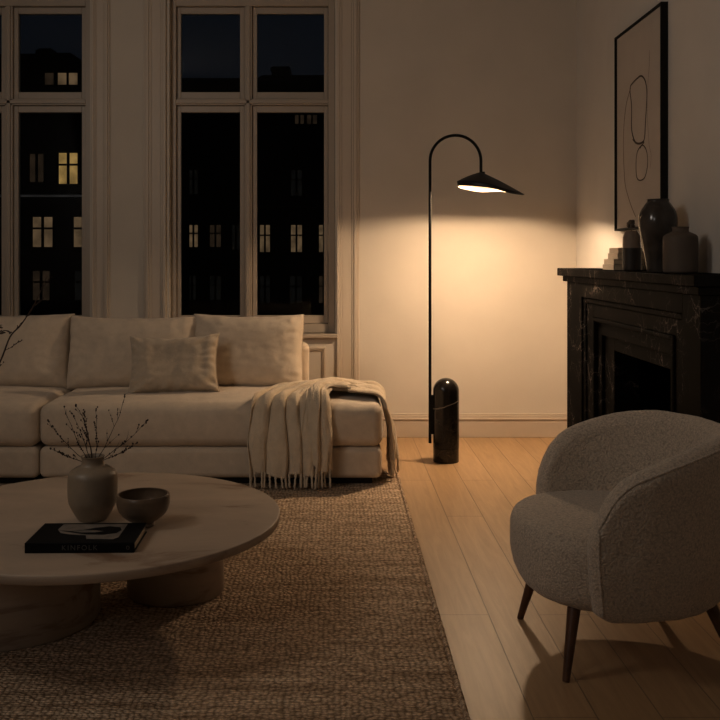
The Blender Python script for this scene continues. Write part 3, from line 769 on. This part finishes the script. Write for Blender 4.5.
# ------------------------------------------------------------ mantel things
MZ = 1.1325
vessel('mantel_vase', 'large dark glossy shouldered vase, tallest on the mantel', 'vase', (1.4776, 4.3, MZ),
       [(.045, 0), (.050, .004), (.058, .06), (.074, .14), (.086, .22), (.080, .27), (.060, .305), (.049, .320), (.050, .331)], M['vdark'], .005)
vessel('mantel_jar', 'squat matte brown shouldered jar, nearest the camera on the mantel', 'jar', (1.481, 4.03, MZ),
       [(.064, 0), (.070, .004), (.072, .02), (.072, .08), (.072, .140), (.066, .160), (.042, .173), (.034, .178), (.034, .190), (.036, .196)], M['vbrown'], .005)
sv = vessel('bud_vase', 'small two-tone vase with pale top between books and tall vase', 'vase', (1.470, 4.66, MZ),
       [(.038, 0), (.043, .004), (.044, .03), (.043, .112)], M['vlow'], .004, inner=False)
bm = bmesh.new(); lathe(bm, [(0, .112), (.043, .112), (.0425, .13), (.041, .165), (.034, .185), (.025, .196), (.022, .196), (.030, .18), (.036, .16), (0, .15)], 48)
auto(link_mesh('pale_top', bm, M['vlight'], sv), 50)
bm = bmesh.new(); rnd = random.Random(3)
tube(bm, [(0, 0, 0), (.003, -.002, .04), (-.002, 0, .062)], .0018, 6)
for k in range(9):
    a = k * 2.4; bmesh.ops.create_icosphere(bm, subdivisions=2, radius=rnd.uniform(.008, .012), matrix=Matrix.Translation((.012 * math.cos(a), .012 * math.sin(a), .055 + .003 * k)))
tag(link_mesh('dried_flower', bm, M['vbrown'], smooth=True, loc=(1.467, 4.66, MZ + .165)), 'dried brown flower head in the small two-tone mantel vase', 'flower')
zz = MZ
for i, (x0, x1, y0, y1, t, mt, lab) in enumerate(((1.425, 1.575, 4.80, 5.0, .029, 'bookgrey', 'greige book at the bottom of the mantel stack'), (1.43, 1.575, 4.81, 4.995, .0275, 'bookcream', 'cream book second from bottom of the mantel stack'),
        (1.450, 1.58, 4.815, 4.99, .031, 'bookgrey', 'greige book second from top of the mantel stack'), (1.455, 1.58, 4.82, 4.985, .028, 'bookcream', 'cream book on top of the mantel stack'))):
    b0 = thing('book', lab, 'book', ((x0 + x1) / 2, (y0 + y1) / 2, zz), 0, 'books stacked on the mantel')
    w, d = (x1 - x0) / 2, (y1 - y0) / 2; bm = bmesh.new()
    box(bm, -w, w, -d, d, 0, .002, .0006, 1); box(bm, -w, w, -d, d, t - .0025, t - .0005, .0006, 1); box(bm, -w - .0015, -w + .0015, -d, d, 0, t - .0005, .001, 1)
    link_mesh('cover', bm, M[mt], b0)
    bm = bmesh.new(); box(bm, -w + .0015, w - .004, -d + .003, d - .003, .002, t - .0025); link_mesh('pages', bm, M['paper'], b0); zz += t

# ------------------------------------------------------------ framed line drawing
PY0, PY1, PZ0, PZ1 = 4.541, 5.297, 1.347, 2.434
pic = thing('framed_artwork', 'tall thin black frame holding an abstract looping line drawing', 'picture', (XR, (PY0 + PY1) / 2, PZ0))
py_ = (PY0 + PY1) / 2; bm = bmesh.new(); fw = .011
for y0, y1, z0, z1 in ((PY0, PY0 + fw, PZ0, PZ1), (PY1 - fw, PY1, PZ0, PZ1), (PY0 + fw, PY1 - fw, PZ0, PZ0 + fw), (PY0 + fw, PY1 - fw, PZ1 - fw, PZ1)):
    box(bm, -.036, -.001, y0 - py_, y1 - py_, z0 - PZ0, z1 - PZ0, .001, 1)
link_mesh('picture_frame', bm, M['black'], pic)
bm = bmesh.new(); box(bm, -.024, -.012, PY0 + fw - py_, PY1 - fw - py_, fw, PZ1 - PZ0 - fw); link_mesh('drawing_sheet', bm, M['canvas'], pic)
def ink(name, pts, r, mat, base=(560, 0), sc=4.5, closed=False):
    XP = XR - .0245; out = []
    for x, y in pts:
        px, py = base[0] + x / sc, base[1] + y / sc; Y = XP * F / (px - VX)
        out.append(Vector((-.0245, Y - py_, EYE + (VY - py) * Y / F - PZ0)))
    if closed: out.append(out[0].copy())
    sp = smooth_path(out, 8); bm = bmesh.new(); tube(bm, sp, r, 6)
    for v_ in bm.verts: v_.co.x = -.0245 + (v_.co.x + .0245) * .15
    return link_mesh(name, bm, mat, pic, smooth=True)
ink('drawn_loop', [(360, 342), (330, 370), (315, 400), (322, 480), (322, 580), (335, 632), (350, 645), (370, 640), (380, 620), (385, 540), (391, 430), (385, 370), (372, 345)], .0052, M['ink'], closed=True)
ink('drawn_line', [(318, 395), (298, 470), (288, 560), (285, 650), (288, 760), (295, 840), (318, 920), (340, 975)], .0034, M['inkthin'])
ink('drawn_line', [(402, 225), (402, 290), (396, 370), (392, 470), (400, 640), (410, 700), (405, 760)], .0016, M['inkthin'])
ink('drawn_loop', [(125, 435), (112, 455), (108, 490), (110, 530), (120, 541), (135, 530), (143, 490), (140, 455), (132, 438)], .004, M['ink'], (600, 0), 3, True)
ink('drawn_line', [(98, 418), (108, 430), (120, 432), (132, 426), (124, 438), (120, 446)], .0035, M['ink'], (600, 0), 3)

# ------------------------------------------------------------ armchair
CH = Vector((.97, 2.92, 0))
chair = thing('armchair', 'rounded boucle barrel armchair on tapered walnut legs before the fireplace', 'chair', CH)
Bz = .176; RC = .338; AX = -.15          # radius of the round back and its centre (local X)
def upath(n=150):
    out = []; L1 = .128; tot = 2 * L1 + PI * RC
    for i in range(n + 1):
        q = i / n; s = tot * (q - .055 * math.sin(2 * PI * q) * 1.6)        # denser near the two ends
        if s < L1: p_ = Vector((AX - L1 + s, -RC, 0)); t = Vector((1, 0, 0))
        elif s < L1 + PI * RC:
            a = (s - L1) / RC; p_ = Vector((AX + RC * math.sin(a), -RC * math.cos(a), 0)); t = Vector((math.cos(a), math.sin(a), 0))
        else: p_ = Vector((AX - (s - L1 - PI * RC), RC, 0)); t = Vector((-1, 0, 0))
        out.append((p_, t, s))
    return out, tot
def shell_row(p_, t, e, n_out=14, seg=14):
    ca = .044; k = math.sqrt(max(0.0, 1 - (1 - min(e, ca) / ca) ** 2)); k = max(k, .03)
    q = min(e, .13) / .13
    top = .34 + .215 * (1 - (1 - q) ** 2.4) ** (1 / 2.0)
    u = min(1, max(0, (e - .03) / .42)); top += .130 * u * (2 - u)
    nrm = Vector((t.y, -t.x, 0)); th = .044 * k; bz = Bz + .03 * (1 - min(e, .07) / .07) ** 2; H = top - bz; rr = min(th, H * .4)
    def P(off, z):
        f = (z - Bz) / .5
        lean = -.030 + .055 * f - .030 * max(0, 1 - f * 2.5) ** 2
        back = nrm * (.035 * min(1, max(0, (e - .2) / .4)) * (1 - f))
        inw = t if t.dot(Vector((1, 0, 0))) > 0 else -t
        tuck = inw * (.035 * max(0, 1 - f * 2.2) ** 1.5 * max(0, 1 - e / .2))
        return p_ + nrm * (off + lean) + Vector((0, 0, z)) + back + tuck
    ring = []
    for a in range(n_out + 1): ring.append(P(th, bz + .02 * k + (H - rr - .02 * k) * a / n_out))
    for a in range(1, seg): ring.append(P(th * math.cos(a * PI / seg), top - rr + rr * math.sin(a * PI / seg)))
    for a in range(n_out + 1): ring.append(P(-th, top - rr - (H - rr - .02 * k) * a / n_out))
    for a in range(1, 5): ring.append(P(-th * math.cos(a * PI / 5), bz + .02 * k - .02 * k * math.sin(a * PI / 5)))
    return ring
bm = bmesh.new(); path, tot = upath(); rows = []; rims = []; fronts = [None, None]
for p_, t, s_ in path:
    e = min(s_, tot - s_); ring = shell_row(p_, t, e); rows.append([bm.verts.new(v_) for v_ in ring])
    if e > .022:
        if fronts[0] is None: fronts[0] = ring[:17]
        fronts[1] = ring[:17]; rims.append(ring[17])
for a, b_ in zip(rows, rows[1:]):
    n = len(a)
    for k in range(n): bm.faces.new((a[k], a[(k + 1) % n], b_[(k + 1) % n], b_[k]))
bm.faces.new(rows[0][::-1]); bm.faces.new(rows[-1])
def fuzz(bm, amt=.0022):
    for v_ in bm.verts: v_.co += Vector((nz(v_.co, 28, 1), nz(v_.co, 28, 2), nz(v_.co, 28, 3))) * amt
fuzz(bm)
back = link_mesh('backrest', bm, M['boucle'], chair, smooth=True)
ss = back.modifiers.new('s', 'SUBSURF'); ss.levels = 1; ss.render_levels = 1
bm = bmesh.new(); wl = fronts[0] + rims + fronts[1][::-1]; wl = [q for i, q in enumerate(wl) if i == 0 or (q - wl[i - 1]).length > .004]
tube(bm, wl, .0042, 6); link_mesh('welt_seam', bm, M['boucle'], back, smooth=True)
# seat: a plump block bulging forward of the arms, narrowing to its underside
bm = bmesh.new(); rows = []; NA = 110
def seat_r(a, g_):
    n = 2.35; return (abs(math.cos(a) / .302) ** n + abs(math.sin(a) / .318) ** n) ** (-1 / n) * g_
prof = [(.02, .184), (.45, .184), (.70, .185), (.83, .190), (.91, .206), (.96, .235), (.99, .28), (1.0, .325), (.994, .362), (.965, .387), (.91, .402), (.80, .411), (.55, .417), (.3, .419), (.02, .420)]
prof = smooth_path([(g_, 0, z) for g_, z in prof], 4)
for q in prof:
    rows.append([bm.verts.new((-.115 + seat_r(2 * PI * k / NA, q.x) * math.cos(2 * PI * k / NA), seat_r(2 * PI * k / NA, q.x) * math.sin(2 * PI * k / NA), q.z)) for k in range(NA)])
for a, b_ in zip(rows, rows[1:]):
    for k in range(NA): bm.faces.new((a[k], a[(k + 1) % NA], b_[(k + 1) % NA], b_[k]))
bm.faces.new(rows[0][::-1]); bm.faces.new(rows[-1]); fuzz(bm)
link_mesh('seat', bm, M['boucle'], chair, smooth=True)
for (fx, fy), (tx, ty) in [((.614, 3.12), (.665, 3.07)), ((.652, 2.655), (.695, 2.72)), ((1.08, 3.14), (1.02, 3.07)), ((1.165, 2.68), (1.085, 2.76))]:
    bm = bmesh.new(); a = Vector((fx, fy, 0)) - CH; b_ = Vector((tx, ty, .215)) - CH
    tube(bm, [a, a + (b_ - a) * .03, b_], [.0095, .0105, .0205], 20); auto(link_mesh('leg', bm, M['walnut'], chair), 60)

# ------------------------------------------------------------ light
sc = bpy.context.scene
w = bpy.data.worlds.new('night'); sc.world = w; w.use_nodes = True; nt = w.node_tree; bg = nt.nodes['Background']
tc = nt.nodes.new('ShaderNodeTexCoord'); sx = nt.nodes.new('ShaderNodeSeparateXYZ'); nt.links.new(tc.outputs['Generated'], sx.inputs[0])
c = ramp(nt, sx.outputs['Z'], [(.0, (.0085, .0085, .0105)), (.25, (.0045, .0058, .0085)), (1, (.002, .003, .005))])
nt.links.new(c, bg.inputs['Color']); bg.inputs['Strength'].default_value = 1.0
def area(name, loc, target, size, energy, col):
    l = bpy.data.lights.new(name, 'AREA'); l.shape = 'RECTANGLE'; l.size, l.size_y = size; l.energy = energy; l.color = col
    o = bpy.data.objects.new(name, l); C.objects.link(o); o.location = loc
    o.rotation_euler = (Vector(target) - Vector(loc)).to_track_quat('-Z', 'Y').to_euler(); return o
rl = area('fill_light', (-2.35, 2.0, 2.6), (1.6, 5.6, 2.4), (.7, .9), 13.5, (1, .90, .80)); rl.data.spread = math.radians(150)  # added fill lamp out of view, lifts the ambient on the walls
area('fill_light', (-2.9, -.9, 2.5), (-.3, 3.6, .2), (.6, .9), 11, (1, .93, .88))  # second weak fill, also added out of view, for the dim foreground

cam = bpy.data.cameras.new('camera'); co = bpy.data.objects.new('camera', cam); C.objects.link(co)
co.location = (0, 0, EYE); co.rotation_euler = (PI / 2, 0, 0)
cam.sensor_width = 36; cam.lens = F * 36 / 720; cam.shift_x = (360 - VX) / 720; cam.shift_y = -(360 - VY) / 720; cam.clip_end = 500
sc.camera = co
sc.view_settings.view_transform = 'Standard'; sc.view_settings.look = 'None'; sc.view_settings.exposure = .10; sc.view_settings.gamma = .86
